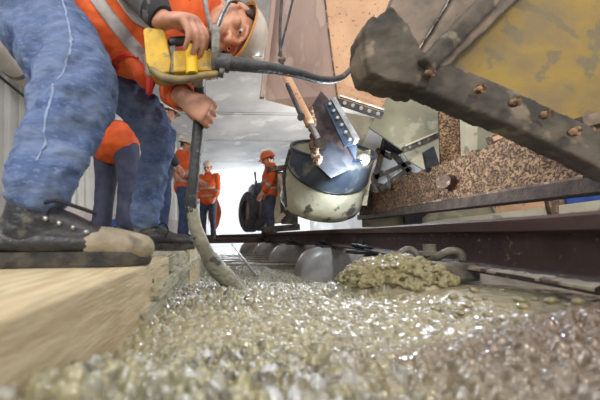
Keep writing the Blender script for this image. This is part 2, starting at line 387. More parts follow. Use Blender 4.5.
beam_run(.60,.95,-.05,.014,-.29,-.15,'formwork_board',woodd,'dark wet board under the lath at the gravel edge','board',bev=.002)
# knots / nails on the near beam side
t=MB(); t.ball((edge(.72)+.001,.72,-.105),(.003,.006,.006)); tag(t.build('nail',rebarm),'dark nail head in the side of the near timber beam','nail')
# ------------------------------------------------------------------ rail
def rail_sweep(prof,y0,y1,n):
    vs=[];fs=[];k=len(prof)
    for i in range(n+1):
        y=y0+(y1-y0)*i/n; x=rx(y); zo=.02*min(1,max(0,(y-.7)/2))
        for (u,z) in prof: vs.append((x+u,y,z+zo))
    for i in range(n):
        for j in range(k):
            j2=(j+1)%k; fs.append((i*k+j,i*k+j2,(i+1)*k+j2,(i+1)*k+j))
    fs.append(tuple(range(k))[::-1]); fs.append(tuple(n*k+j for j in range(k))); return MB().add(vs,fs)
t=thing('rail',(rx(.7),.7,-.1),'long dark rusty steel rail running down the right of the trench','rail')
rail_sweep([(-.0625,-.097),(.0625,-.097),(.0625,-.087),(.02,-.072),(.008,-.055),(.008,.010),(-.008,.010),(-.008,-.055),(-.02,-.072),(-.0625,-.087)],.25,11,60).build('rail_web_and_foot',rust,t)
rail_sweep([(-.033,.014),(-.008,.008),(.008,.008),(.033,.014),(.035,.040),(.028,.047),(-.028,.047),(-.035,.040)],.25,11,60).build('rail_head',railh,t)
_t=t; mb=MB(); vs=[];fs=[]
for i in range(60):
    y=.5+.5*i/59; z=-.087
    for q,(u,h) in enumerate(((-.064,-.004),(-.064,.002),(-.05,.008),(-.035,.007),(-.02,.012))):
        vs.append((rx(y)+u,y,z+h+.003*NZ.noise(V((u*50,y*40,0)))*(q>0)))
    if i: 
        for k in range(4): fs.append(((i-1)*5+k,(i-1)*5+k+1,i*5+k+1,i*5+k))
mb.add(vs,fs).build('cement_smear',mat('cement_smear',(.36,.32,.24),(.25,.2,.15),20,.7,bump=.4,c3=(.1,.06,.05),s3=25,t3=.58),_t)
# ------------------------------------------------------------------ sleeper blocks
def sleeper(y,label,L0=-.34):
    x=rx(y)+.0; zo=.02*min(1,max(0,(y-.7)/2)); zt=-.1+zo
    t=thing('sleeper_block',(x,y,zt-.3),label,'sleeper','sleeper blocks under the rail')
    mb=MB(); vs=[];fs=[]
    # rounded nose block: cross-section arches sweeping along X
    ns=14; seg=16; L1=.3
    for i in range(ns+1):
        u=i/ns
        if u<.5: q=u/.5; xx=L0+(.2)*(1-math.cos(q*math.pi/2)); s=math.sin(q*math.pi/2)**.8
        else: xx=L0+.2+(L1-L0-.2)*(u-.5)/.5; s=1
        s=max(s,.05)
        for k in range(seg+1):
            a=math.pi*k/seg; cy=math.copysign(abs(math.cos(a))**.55,math.cos(a)); cz=math.sin(a)**.45
            vs.append((x+xx,y+.13*cy*(.55+.45*s),zt-.32+.32*cz*s))
    w_=seg+1
    for i in range(ns):
        for k in range(seg): fs.append((i*w_+k,i*w_+k+1,(i+1)*w_+k+1,(i+1)*w_+k))
        fs.append((i*w_+seg,i*w_,(i+1)*w_,(i+1)*w_+seg))
    fs.append(tuple(range(w_))); fs.append(tuple(ns*w_+k for k in range(w_)))
    mb.add(vs,fs); mb.build('block',block,t)
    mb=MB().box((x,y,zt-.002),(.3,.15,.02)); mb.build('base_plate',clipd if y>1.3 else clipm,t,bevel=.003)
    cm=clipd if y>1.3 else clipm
    for sx in (-1,):
        c=V((x+sx*.075,y,zt+.03)); ks=1.5 if y<1.3 else 1
        pts=[c+V((q[0]*ks,q[1]*ks,(q[2]+.012)*(1+(ks-1)*5)-.012)) for q in ((.03,-.055,-.01),(-.02,-.06,.0),(-.055,-.03,.012),(-.03,-.008,.008),(.01,-.012,.004),(.01,.012,.004),(-.03,.008,.008),(-.055,.03,.012),(-.02,.06,.0),(.03,.055,-.01))]
        if y<1.3:
            MB().tube([P(418,268,1.06),P(428,262,.99),P(438,257,.94),P(450,251,.91),P(460,253,.90),P(462,261,.90),P(454,266,.91),P(444,264,.93),P(432,268,.97)],.0115,10,n=5).build('tension_clip',cm,t)
            MB().tube([P(396,268,1.12),P(399,255,1.13),P(408,249,1.12),P(416,253,1.10),P(422,262,1.06),P(430,268,1.02)],.0115,10,n=5).build('tension_clip',cm,t)
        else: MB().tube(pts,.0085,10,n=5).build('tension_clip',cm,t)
        if y<1.3: c=V((.778,1.0,-.082))
        q=MB(); q.cyl(c+V((-.012,0,-.03)),c+V((-.012,0,.024)),.010,12); q.cyl(c+V((-.012,0,.010)),c+V((-.012,0,.026)),.018,6); q.cyl(c+V((-.012,0,.026)),c+V((-.012,0,.042)),.014,16)
        if y<1.3: q.cyl(c+V((-.012,0,.02)),c+V((-.012,0,.058)),.018,16); q.cyl(c+V((-.012,0,.02)),c+V((-.012,0,.034)),.032,16)
        q.build('sleeper_screw',cm,t)
        if y<1.3: MB().box((.742,.9,-.10),(.10,.11,.05)).build('shoulder_pad',clipm,t,smooth=False,bevel=.006)
    return t
sleeper(1.06,'cement-smeared sleeper with looped spring clip beside the concrete heap')
sleeper(1.8,'sleeper block half hidden behind the clumpy concrete heap',-.17)
sleeper(2.62,'round-nosed grey sleeper block just left of the concrete heap')
sleeper(3.55,'second round-nosed sleeper block behind the nearest one left of the heap')
sleeper(4.6,'third visible round-nosed sleeper block further along the rail')
sleeper(5.9,'farthest sleeper block seen under the rail')
# rebars and rods
for i,y in enumerate((2.9,3.25,3.6,4.0,4.4)):
    tag(MB().tube([V((edge(y)+.02,y,-.27)),V((.45,y+.02,-.265)),V((.95,y+.03,-.27))],.009,8,n=2).build('rebar',rebarm),
        'thin transverse reinforcing bar crossing the trench behind the hose','rebar','transverse rebars in the trench')
tag(MB().tube([P(232,244,4.6),P(256,275,2.35)],.014,8,n=1).build('formwork_rod',chrome),'long pale diagonal rod lying beside the sleeper noses','rod')
tag(MB().bar(P(192,241,4.9),P(262,240,5.3),.1,.09).build('cross_beam',railh,smooth=False,bevel=.008),'brown steel beam lying across the trench in the distance','beam')
# small stones on rail foot area / clods near brown ridge
random.seed(7)
for i in range(26):
    x=random.uniform(.5,.74); y=random.uniform(.5,.72); r=random.uniform(.004,.011)
    if x>rx(y)-.075: x=rx(y)-.08
    z=float(field(np.array([x]),np.array([y]))[0][0])
    mb=MB().ball((x,y,z+r*.4),(r,r*random.uniform(.7,1.2),r*.7),seg=8,ring=6)
    tag(mb.build('stone',m),'small wet stone lying on the smooth concrete by the rail','stone','loose stones by the rail')

mb=MB(); random.seed(11)
for i in range(520):
    a=random.uniform(0,6.283); q=math.sqrt(random.random())*1.02; x=.63+.145*q*math.cos(a); y=1.0+.2*q*math.sin(a)
    z=float(ground(np.array([x]),np.array([y]))[0][0]); r=random.choice((.006,.008,.011,.014,.019))*random.uniform(.8,1.15)
    o_=len(mb.v); mb.ball((x,y,z+.006+r*.25),(r,r*random.uniform(.6,1),r*random.uniform(.55,.9)),M.Rotation(random.uniform(0,3),3,V((random.random(),random.random(),random.random())).normalized()),10,7)
    for j in range(o_,len(mb.v)):
        p=mb.v[j]; n_=NZ.noise_vector(p*110); mb.v[j]=p+n_*r*.55
mb.ball((.63,1.0,-.15),(.13,.17,.085),seg=24,ring=14)
mh=m.copy(); mh.name='stiff_concrete'; bh=mh.node_tree.nodes['Principled BSDF']; bh.inputs['Coat Weight'].default_value=.35; bh.inputs['Roughness'].default_value=.6
hp=mb.build('concrete_heap',mh,voxel=.0034,sm=1,disp=[(.012,.010),(.006,.004)]); tag(hp,'clumpy heap of stiff fresh concrete piled against the rail clip','concrete',kind='stuff')
# ------------------------------------------------------------------ people
def frame(z,y):    # head frame: z crown, y face direction
    z=V(z).normalized(); y=V(y); y=(y-z*y.dot(z)).normalized(); x=y.cross(z); return M((x,y,z)).transposed()
def head(mb,c,R,s=1):
    A=lambda p: V(c)+R@(V(p)*s)
    mb.ball(A((0,-.012,.025)),V((.076,.096,.095))*s,R,20,14)
    mb.ball(A((0,.018,-.03)),V((.062,.075,.078))*s,R,20,14)
    mb.ball(A((0,.055,-.085)),V((.03,.028,.024))*s,R)       # chin
    mb.tube([A((-.055,.0,-.04)),A((-.045,.04,-.075)),A((0,.06,-.088)),A((.045,.04,-.075)),A((.055,0,-.04))],.019*s,8,n=3)
    mb.tube([A((0,.086,.02)),A((0,.100,-.005)),A((0,.116,-.028))],[.010*s,.011*s,.015*s],8,n=3)  # nose
    for e in (-1,1):
        mb.ball(A((e*.013,.103,-.030)),V((.009,.011,.008))*s,R,8,6)
        mb.ball(A((e*.079,-.008,-.005)),V((.010,.02,.032))*s,R,10,8)     # ear
        mb.ball(A((e*.045,.07,-.025)),V((.022,.016,.02))*s,R,10,8)       # cheek
        mb.tube([A((e*.012,.086,.024)),A((e*.035,.082,.03)),A((e*.056,.064,.022))],.008*s,8,n=3)   # brow
    mb.tube([A((-.026,.080,-.054)),A((0,.091,-.051)),A((.026,.080,-.054))],.006*s,8,n=3)
    mb.tube([A((-.022,.079,-.064)),A((0,.089,-.065)),A((.022,.079,-.064))],.007*s,8,n=3)
def eyes(c,R,parent,s=1):
    for e in (-1,1):
        o=MB().ball(V(c)+R@(V((e*.033,.0755,.004))*s),V((.0115,.0095,.0065))*s,R,12,8).build('eye',eyew,parent)
        MB().ball(V(c)+R@(V((e*.033,.0825,.002))*s),V((.0055,.004,.005))*s,R,8,6).build('iris',eyed,o)
def hand(mb,w,d,n,curl=(.5,.7,.6),s=1,side=1,thumb=None,spread=.06):
    """w wrist, d finger direction, n back of hand; side: +1 thumb towards d x n"""
    d=V(d).normalized(); n=V(n); n=(n-d*n.dot(d)).normalized(); a=d.cross(n)*side
    w=V(w); k=w+d*.088*s
    mb.tube([w-d*.02*s,w+d*.02*s,w+d*.06*s,k],[(.017*s,.024*s),(.018*s,.032*s),(.017*s,.041*s),(.013*s,.041*s)],14,ref=n,n=4)
    Ls=((.030,.040,.024,.020,.0092),(.010,.044,.028,.022,.0096),(-.011,.041,.026,.021,.0092),(-.031,.033,.020,.018,.0082))
    for i,(o,l1,l2,l3,r) in enumerate(Ls):
        p=k+a*o*s-d*.006*s*(1+abs(o)*20*.3); pts=[p-d*.03*s,p]; th=0; dd=(d+a*(o*spread/.03)).normalized()
        for l,cu in zip((l1,l2,l3),curl):
            th+=cu; v=dd*math.cos(th)-n*math.sin(th); pts.append(pts[-1]+v*l*s)
        mb.tube(pts,[r*s*1.0,r*s*1.1,r*s*1.08,r*s*.95,r*s*.8],10,ref=a,n=3)
    b=w+d*.025*s+a*.028*s
    td=thumb or (d*.55+a*.65-n*.45)
    td=V(td).normalized(); t2=(td*.8-n*.5+d*.3).normalized()
    mb.tube([b-a*.01*s,b+td*.034*s,b+td*.034*s+(td*.8+t2*.3)*.03*s,b+td*.034*s+(td*.8+t2*.3)*.03*s+t2*.026*s],[.014*s,.0125*s,.0108*s,.009*s],10,ref=n,n=3)
def helmet(c,R,parent,m,s=1,brim=None):
    A=lambda p: V(c)+R@(V(p)*s)
    mb=MB(); prof=[]; n=12
    for i in range(n+1):
        a=math.pi/2*i/n; prof.append((.999*math.cos(a)+.001,math.sin(a)))
    vs=[];fs=[];seg=28
    for r,z in prof+[(p[0]*.95,p[1]*.95) for p in prof[::-1]]:
        for k in range(seg):
            a=2*math.pi*k/seg; vs.append(A((r*.105*math.cos(a),r*.132*math.sin(a)-.008,.035+z*.115)))
    q=2*(n+1)
    for i in range(q-1):
        for k in range(seg): fs.append((i*seg+k,i*seg+(k+1)%seg,(i+1)*seg+(k+1)%seg,(i+1)*seg+k))
    mb.add(vs,fs)
    for i in range(seg): fs
    h=mb.build('helmet',m,parent)
    b=MB(); vs=[];fs=[]
    for k in range(seg):
        a=2*math.pi*k/seg; f=max(0,math.sin(a))**2
        for (rr,z) in ((1.0,.037),(1.06+.34*f,.028-.012*f),(1.06+.34*f,.022-.012*f),(.97,.028)):
            vs.append(A((rr*.105*math.cos(a)*(1-.1*f),rr*.132*math.sin(a)-.008,z)))
    for k in range(seg):
        for j in range(4): fs.append((k*4+j,((k+1)%seg)*4+j,((k+1)%seg)*4+(j+1)%4,k*4+(j+1)%4))
    b.add(vs,fs); b.build('helmet_brim',brim or m,h)
    r=MB().tube([A((0,.11,.09)),A((0,.06,.143)),A((0,-.02,.153)),A((0,-.09,.13))],.008*s,8,n=4); r.build('helmet_ridge',m,h)
    return h
def boot(parent,ankle,toe,top,m,sm_=solem,s=1,detail=False,zs=None):
    """ankle & toe world points (toe at mid height of the toecap), top: point up the shin"""
    a=V(ankle); t=V(toe); d=V((t.x-a.x,t.y-a.y,0)); L_=d.length; d.normalize(); side=V((-d.y,d.x,0)); z0=zs
    Q=lambda u,v,h: V((a.x,a.y,z0))+d*u*s+side*v*s+V((0,0,h*s))
    mb=MB(); up=V((0,0,1))
    mb.tube([Q(-.075,0,.055),Q(-.03,0,.06),Q(.04,0,.058),Q(.12,0,.045),Q(.175,0,.04),Q(.205,0,.036)],
            [(.036*s,.034*s),(.05*s,.038*s),(.05*s,.04*s),(.038*s,.046*s),(.034*s,.046*s),(.028*s,.038*s)],18,ref=up,n=5)
    k=V(top)-a; k.normalize()
    mb.tube([Q(.0,0,.09),Q(.05,0,.088),Q(.10,0,.068),Q(.15,0,.05)],[(.035*s,.04*s),(.03*s,.04*s),(.026*s,.042*s),(.022*s,.042*s)],16,ref=up,n=4)
    mb.tube([Q(-.02,0,.06),a+k*.02*s,a+k*.09*s],[(.045*s,.052*s),(.042*s,.05*s),(.048*s,.054*s)],18,ref=side,n=4)
    b=mb.build('boot',m,parent,voxel=.006*s if detail else .01,sm=5)
    so=MB(); out=[(-.105,.0),(-.098,.028),(-.06,.038),(0,.034),(.06,.038),(.13,.05),(.19,.042),(.225,.02),(.232,0)]
    ring=out+[(x,-y) for x,y in out[-2:0:-1]]
    n=len(ring); vs=[Q(x,y,0) for x,y in ring]+[Q(x*1.02,y*1.06,.012) for x,y in ring]+[Q(x*1.0,y*1.03,.030) for x,y in ring]
    fs=[tuple(range(n))[::-1],tuple(2*n+i for i in range(n))]+[(j*n+i,j*n+(i+1)%n,(j+1)*n+(i+1)%n,(j+1)*n+i) for j in (0,1) for i in range(n)]
    so.add(vs,fs); so.build('sole',sm_,b)
    return b,Q
def person(name,loc,label,J,coat=orange,trou=jeansd,hel=helm,voxel=.012,det=False,stripes=True,brim=None,hair=True,bootm=leather,zs=-.06,
           Rh=None,handL=None,handR=None,sleeveR=None,jacket_extra=None,grp=None):
    T=thing(name,loc,label,'person',grp)
    lat=(J['shR']-J['shL']).normalized()
    body=MB(); hd=J['head']; R=Rh
    pel=J['pel']; ch=J['chest']; nk=J['neck']
    body.tube([pel,pel.lerp(ch,.5),ch,nk],[(.15,.1),(.135,.095),(.165,.105),(.07,.06)],20,ref=lat,n=5)
    body.tube([nk-(hd-nk)*.2,nk.lerp(hd,.5),hd],[.058,.054,.055],14,n=3)
    head(body,hd,R)
    for q in 'LR':
        sh,el,wr=J['sh'+q],J['el'+q],J['wr'+q]
        body.tube([sh.lerp(ch,.4),sh,sh.lerp(el,.5),el,el.lerp(wr,.4),wr],[.06,.056,.048,.041,.041,.027],14,n=4)
        hi,kn,an,to=J['hip'+q],J['kn'+q],J['an'+q],J['to'+q]
        body.tube([pel.lerp(hi,.6),hi,hi.lerp(kn,.5),kn,kn.lerp(an,.35),an],[.09,.088,.075,.055,.055,.036],14,n=4)
        body.tube([an,an.lerp(to,.2)-V((0,0,.045)),V((an.x,an.y,to.z)).lerp(to,.7)],[.034,.026,.02],10,n=3)
    for q,h in (('L',handL),('R',handR)):
        if h: hand(body,J['wr'+q],**h)
        else:
            dd=(J['wr'+q]-J['el'+q]).normalized(); hand(body,J['wr'+q],dd,lat if q=='R' else -lat,(.35,.4,.3),side=1 if q=='R' else -1)
    body.build('body',skin,T,voxel=.0045 if det else .009,sm=2)
    eyes(hd,R,T)
    # trousers
    tr=MB(); tr.tube([pel+(pel-ch).normalized()*.04,pel,pel.lerp(ch,.3)],[(.15,.115),(.175,.13),(.16,.115)],20,ref=lat,n=4)
    for q in 'LR':
        hi,kn,an=J['hip'+q],J['kn'+q],J['an'+q]; kf=J.get('kr'+q,.075); hf=J.get('hr'+q,.105)
        tr.tube([pel.lerp(hi,.6),hi,hi.lerp(kn,.5),kn,kn.lerp(an,.45),an.lerp(kn,.06)],[hf,hf,(hf+kf)/2+.004,kf,kf*.86,J.get('ar'+q,.066)],18,n=5)
    tr.build('trousers',trou,T,voxel=voxel,sm=4,disp=[(.014,.09),(.009,.035),(-.022,.08)] if det else [(.012,.08)])
    # jacket
    jk=MB(); base=pel.lerp(ch,J.get('jl',-.12) if not det else .02); tp=[base,pel.lerp(ch,.5),ch,ch.lerp(nk,.7)]; trd=[(.25,.2) if 'jl' in J else (.195,.155),(.215,.17) if 'jl' in J else (.185,.145),(.2,.14),(.1,.095)]
    jk.tube(tp,trd,24,ref=lat,n=5)
    for q in 'LR':
        if sleeveR and q=='R': continue
        sh,el,wr=J['sh'+q],J['el'+q],J['wr'+q]
        jk.tube([sh.lerp(ch,.45),sh,sh.lerp(el,.5),el,el.lerp(wr,.5),el.lerp(wr,.86)],[.09,.085,.073,.066,.06,.052],16,n=4)
    if jacket_extra: jacket_extra(jk)
    jk.build('jacket',coat,T,voxel=voxel,sm=5,disp=[(.016,.09),(.006,.03)] if det else [(.014,.07)])
    if sleeveR:
        sh,el,wr=J['shR'],J['elR'],J['wrR']
        MB().tube([sh.lerp(ch,.45),sh,sh.lerp(el,.5),el,el.lerp(wr,.5),el.lerp(wr,.84)],[.085,.08,.07,.064,.056,.047],20,n=6).build('sleeve',sleeveR,T,voxel=.008,sm=4,disp=[(.014,.07)])
    if stripes:
        sb=MB()
        for u in (.16,.62):
            c0=base.lerp(ch,u); c1=base.lerp(ch,u+.13)
            e_=(.045 if u<.3 else .02) if 'jl' in J else 0
            sb.tube([c0,c1],[(.202+e_,.162+e_),(.2+e_*.8,.16+e_*.8)],24,ref=lat,n=1,cap=False)
        sb.build('reflective_stripe',refl,T,disp=[(.012,.07)] if not det else None)
        for q in 'LR':
            if sleeveR and q=='R': continue
            el,wr=J['el'+q],J['wr'+q]
            MB().tube([el.lerp(wr,.3),el.lerp(wr,.48)],.067,16,n=1,cap=False).build('sleeve_stripe',refl,T)
    for q in 'LR':
        el,wr=J['el'+q],J['wr'+q]
        MB().tube([el.lerp(wr,.82),el.lerp(wr,.97)],[.047,.037],18,n=1,cap=False).build('cuff',blackc,T)
    MB().tube([ch.lerp(nk,.75),nk.lerp(hd,.25)],[.085,.078],18,n=1,cap=False).build('collar',coat,T)
    helmet(hd,R,T,hel,brim=brim)
    if hair:
        A=lambda p: hd+R@V(p)
        MB().tube([A((-.078,.01,.03)),A((-.066,-.06,.01)),A((0,-.098,0)),A((.066,-.06,.01)),A((.078,.01,.03))],[(.03,.01),(.045,.014),(.05,.014),(.045,.014),(.03,.01)],10,ref=R@V((0,0,1)),n=4).build('hair',hairm,T)
    Qs={}
    for q in 'LR':
        Qs[q]=boot(T,J['an'+q],J['to'+q],J['kn'+q],bootm,detail=det,zs=zs if not isinstance(zs,dict) else zs[q])
    return T,Qs
def stand(x,y,ang,h=1.75,z=-.06,armL=(.15,.1,.25),armR=(.15,.1,.25),headdown=.2,lean=0):
    """simple standing joints; ang = facing direction (0=+X, pi/2=+Y)"""
    k=h/1.75; f=V((math.cos(ang),math.sin(ang),0)); l=V((-f.y,f.x,0)); o=V((x,y,z)); U=V((0,0,1)); J={}
    q=lambda a,b,c: o+f*(a*k)+l*(b*k)+U*(c*k)
    J['pel']=q(0,0,.93); J['chest']=q(.02+lean,0,1.25); J['neck']=q(.02+lean*1.3,0,1.45); J['head']=q(.06+lean*1.5,0,1.60)
    for s,n_,ar in ((1,'L',armL),(-1,'R',armR)):
        J['sh'+n_]=q(.0+lean,s*.19,1.40); J['hip'+n_]=q(0,s*.09,.92); J['kn'+n_]=q(.03,s*.11,.5); J['an'+n_]=q(-.01,s*.12,.09); J['to'+n_]=q(.18,s*.15,.04)
        J['el'+n_]=J['sh'+n_]+(l*s*ar[1]+f*ar[0]*.3-U*1).normalized()*.29*k
        J['wr'+n_]=J['el'+n_]+(f*ar[0]*2.5+f*ar[2]-l*s*ar[1]*.6-U*(1-ar[0])).normalized()*.25*k
    Rh=frame(U+f*headdown*.6,f-U*headdown); return J,Rh
def simple(x,y,ang,label,**kw):
    st={k:kw.pop(k) for k in ('h','z','armL','armR','headdown','lean') if k in kw}
    wide=kw.pop('wide',0); J,Rh=stand(x,y,ang,**st)
    if wide:
        J.update(jl=-.42,krL=.095,krR=.095,arL=.085,arR=.085,hrL=.125,hrR=.125)
        l_=(J['shL']-J['shR']).normalized()
        for q_ in 'LR':
            for k_ in ('kn','an','to'): J[k_+q_]=J[k_+q_]+l_*(.035 if q_=='L' else -.035)
    return person('person',(x,y,st.get('z',-.06)),label,J,Rh=Rh,zs=st.get('z',-.06),**kw)
simple(-.70,2.45,.95,'person in orange jacket and navy trousers standing directly behind the jeans legs',trou=navy,h=1.74,z=.0,armR=(.1,.35,.1),armL=(.3,.1,.3),wide=1)
simple(-.475,3.75,.2,'person in pale helmet whose face shows between the near knee and the ribbed wall',coat=navy,trou=jeansd,h=1.76,stripes=False)
simple(-.27,4.9,-.2,'person in orange jacket and blue jeans standing just left of the hose',h=1.7,headdown=.5,armL=(.4,0,.3),armR=(.35,0,.3))
simple(.18,6.5,-1.9,'person in orange jacket standing right of the hose with arms at sides',h=1.70,headdown=.3,trou=navy)
simple(1.25,5.3,3.0,'person in orange helmet and jacket standing beside the distant wagon',hel=helmo,trou=navy,h=1.5,z=0,headdown=.5)
tag(MB().tube([P(214,200,7.2),P(215,212,7.2),P(214,226,7.2)],[.1,.15,.1],14,n=4).build('jacket_bundle',orange,disp=[(.06,.12)]),'orange cloth bundle hanging right of the standing person by the portal','cloth')
tag(MB().box(P(108,226,3.2),(.2,.15,.14)).build('crate',bluec,bevel=.01),'small blue crate on the boards between the trousered legs','crate')

# main worker -------------------------------------------------------
J=dict(pel=V((-.58,1.12,.91)),chest=V((-.16,1.2,.99)),neck=V((.0,1.2,.95)),head=V((.125,1.16,.80)),
 shR=V((-.02,1.02,1.0)),elR=V((-.25,.93,.87)),wrR=P(163,21,.87),
 shL=V((-.02,1.38,.95)),elL=V((-.095,1.2,.60)),wrL=P(182,97,.945),
 hipR=V((-.64,1.0,.9)),knR=V((-.327,.79,.405)),anR=V((-.338,.62,.085)),toR=V((-.12,.67,-.02)),
 hipL=V((-.47,1.24,.84)),knL=P(157,136,1.36),anL=P(146,222,1.42),toL=P(180,236,1.45),
 krR=.10,hrR=.125,arR=.076,krL=.088,hrL=.115,arL=.07)
def extra(jk):
    # loose jacket front hanging below the chest
    jk.tube([V((-.46,1.06,.86)),V((-.34,1.08,.76)),V((-.22,1.12,.70)),V((-.12,1.16,.78)),V((0,1.2,.88))],[(.11,.12),(.13,.14),(.10,.13),(.12,.14),(.09,.12)],20,n=5)
    jk.tube([V((-.3,1.1,.74)),V((-.22,1.09,.62)),V((-.2,1.08,.57))],[(.05,.09),(.045,.07),(.03,.05)],16,n=5)
Rm=frame((.80,.45,-.28),(-.1,-.6,-.76))
T,Q=person('person',(-.4,1,-.06),'crouching person in blue jeans and orange vest holding the yellow vibrator and hose',J,trou=jeans,voxel=.008,det=True,Rh=Rm,brim=brimm,
  sleeveR=greycl,jacket_extra=extra,stripes=False,
  handR=dict(d=(.72,-.42,-.28),n=(.15,-.55,.85),curl=(.75,.8,.5),side=-1,s=1.15,spread=.09),
  handL=dict(d=(.80,-.1,-.5),n=(-.15,-.97,-.05),curl=(.85,1.15,.9),side=1,s=1.0,thumb=V((.5,.6,-.2))))
# vest stripes
JK=[o for o in T.children if o.name.startswith('jacket')][0]
def vstrip(pts,w,m_=refl,name='reflective_stripe',off=.004):
    c=catmull([tuple(p) for p in pts],8); ps=[V(p) for p in c]; vs=[]; n=len(ps); kx=7
    for i,p in enumerate(ps):
        t_=(ps[min(i+1,n-1)]-ps[max(i-1,0)]).normalized(); a_=t_.cross(V((0,-1,0))).normalized()
        for k in range(kx): vs.append(p+a_*w*(2*k/(kx-1)-1))
    fs=[(i*kx+k,i*kx+k+1,(i+1)*kx+k+1,(i+1)*kx+k) for i in range(n-1) for k in range(kx-1)]
    o=MB().add(vs,fs).build(name,m_,T)
    q=o.modifiers.new('w','SHRINKWRAP'); q.target=JK; q.offset=off; q.wrap_method='PROJECT'; q.use_project_x=False; q.use_project_z=False; q.use_project_y=True; q.use_negative_direction=True; q.use_positive_direction=True
    q=o.modifiers.new('t','SOLIDIFY'); q.thickness=.002; q.offset=1
    return o
vstrip([P(88,-12,.95),P(104,8,.94),P(120,26,.945),P(136,42,.965),P(150,56,1.0)],.020)
vstrip([P(118,-14,.92),P(132,4,.93),P(146,18,.97),P(158,36,1.02)],.019)
vstrip([P(186,-10,1.045),P(187,8,1.05),P(189,28,1.07)],.012,blackc,'zip')
vstrip([P(168,-10,1.045),P(169,8,1.05),P(172,28,1.07)],.006,red,'piping')
vstrip([P(104,50,.98),P(122,45,.97),P(136,50,.98)],.0045,red,'pocket_seam')
o=MB().tube([P(146,64,.93),P(151,78,.93),P(149,92,.94)],[.012,.016,.010],8,n=3).build('red_strap',red,T)
MB().tube([P(147,58,.92),P(148,66,.92),P(150,74,.92)],[.014,.012,.013],10,n=3).build('buckle',brownf,T)
MB().plate([P(163,72,.93),P(175,68,.93),P(178,75,.93),P(165,79,.93)],.004).build('badge_card',whitet,T,smooth=False)
MB().plate([P(162,80,.932),P(174,75,.932),P(173,83,.932),P(163,86,.932)],.004).build('badge_tag',mat('maroon',(.3,.05,.06)),T,smooth=False)
# jeans side seam on near leg
MB().tube([P(58,-20,.80),P(68,20,.72),P(70,48,.68),P(60,80,.665),P(48,110,.62),P(36,150,.565)],.0024,6,n=16).build('side_seam',seamm,T)
ss=[o for o in T.children if o.name.startswith('side_seam')][0]; q_=ss.modifiers.new('w','SHRINKWRAP'); q_.target=[o for o in T.children if o.name.startswith('trousers')][0]; q_.offset=.001; q_.wrap_method='NEAREST_SURFACEPOINT'; q_.wrap_mode='OUTSIDE_SURFACE'
# near boot overlay details
b,q=Q['R']
for u in (.03,.055,.08,.105):
    h=.112-.35*(u-.03)
    MB().tube([q(u,-.035,h-.012),q(u+.004,-.015,h+.004),q(u,.015,h+.004),q(u-.004,.035,h-.012)],.004,8,n=4).build('lace',lace,b)
    MB().ball(q(u-.002,-.041,h-.016),.0055,seg=10,ring=8).build('eyelet',chrome,b)
    MB().ball(q(u-.002,.041,h-.016),.0055,seg=10,ring=8).build('eyelet',chrome,b)
MB().tube([q(.02,-.04,.125),q(.05,-.055,.13),q(.09,-.05,.118),q(.12,-.045,.108)],.004,8,n=4).build('lace',lace,b)
MB().tube([q(.11,0,.046),q(.16,0,.042),q(.212,0,.037)],[(.039,.049),(.037,.05),(.03,.042)],20,ref=V((0,0,1)),n=5).build('toe_cap',mudl,b)
MB().tube([q(-.10,0,.052),q(-.05,0,.05),q(.05,0,.048),q(.12,0,.045)],[(.026,.036),(.03,.0425),(.03,.044),(.03,.048)],18,ref=V((0,0,1)),n=4).build('mud_guard',leather,b)
b,q=Q['L']
for u in (.04,.07,.10):
    MB().tube([q(u,-.03,.095-.3*(u-.04)),q(u+.004,0,.113-.3*(u-.04)),q(u,.03,.095-.3*(u-.04))],.004,8,n=3).build('lace',lace,b)
MB().tube([q(.05,-.03,.11),q(.08,-.06,.125),q(.10,-.065,.09),q(.085,-.055,.06)],.0035,8,n=4).build('lace',lace,b)

# ------------------------------------------------------------------ vibrator motor and hose
T=thing('concrete_vibrator',P(190,62,.85),'yellow hand-held concrete vibrator motor with black hose dipping into the wet concrete','tool')
D=.86
mb=MB(); mb.plate([P(143,29,D),P(147,27,D),P(163,29,D),P(166,34,D),P(171,62,D),P(169,72,D),P(157,74,D),P(152,71,D),P(146,62,D)],.075); mb.build('battery_box',yelm,T,smooth=False,bevel=.004)
mb=MB(); mb.plate([P(166,46,D+.01),P(176,44,D+.01),P(178,74,D+.01),P(168,72,D+.01)],.06); mb.build('neck_housing',greym,T,bevel=.004)
mb=MB(); mb.plate([P(173,50,D),P(214,49,D),P(214,70,D),P(173,72,D)],.06); mb.build('motor_casing',yelm,T,smooth=False,bevel=.006)
mb=MB(); mb.cyl(P(191,47,D-.006)+V((0,0,0)),P(192,74,D-.006),.017,16); mb.build('casing_rib',mat('bright_yellow',(.9,.58,.02),(.8,.5,.02)),T)
mb=MB(); mb.tube([P(152,70,D+.0),P(165,78,D-.005),P(182,80,D-.005),P(200,76,D),P(216,74,D)],[.010,.012,.011,.010,.009],12,n=4); mb.build('guard_bar',mat('dirty_brass',(.3,.22,.08),(.16,.13,.08),20,.6),T)
mb=MB().tube([P(172,42,D+.02),P(190,41,D+.02),P(212,44,D+.02)],.013,12,n=3); mb.build('grip_bar',rubber,T)
mb=MB(); mb.cyl(P(212,54,D+.03)+V((-.004,0,0)),P(212,54,D+.03)+V((.02,0,0)),.069,28); mb.build('end_flange',greym,T,bevel=.003)
mb=MB(); mb.cyl(P(216,62,D),P(230,64,D),.024,16); mb.cyl(P(219,72,D),P(224,73,D),.014,10); mb.build('coupling',rubber,T)
mb=MB(); mb.tube([P(204,-6,D-.02),P(207,14,D),P(211,30,D+.02)],.007,10,n=4); mb.tube([P(229,2,D-.02),P(222,16,D),P(215,34,D+.02)],.007,10,n=4); mb.ball(P(214,31,D+.01),.016); mb.build('carry_handle',chrome,T)
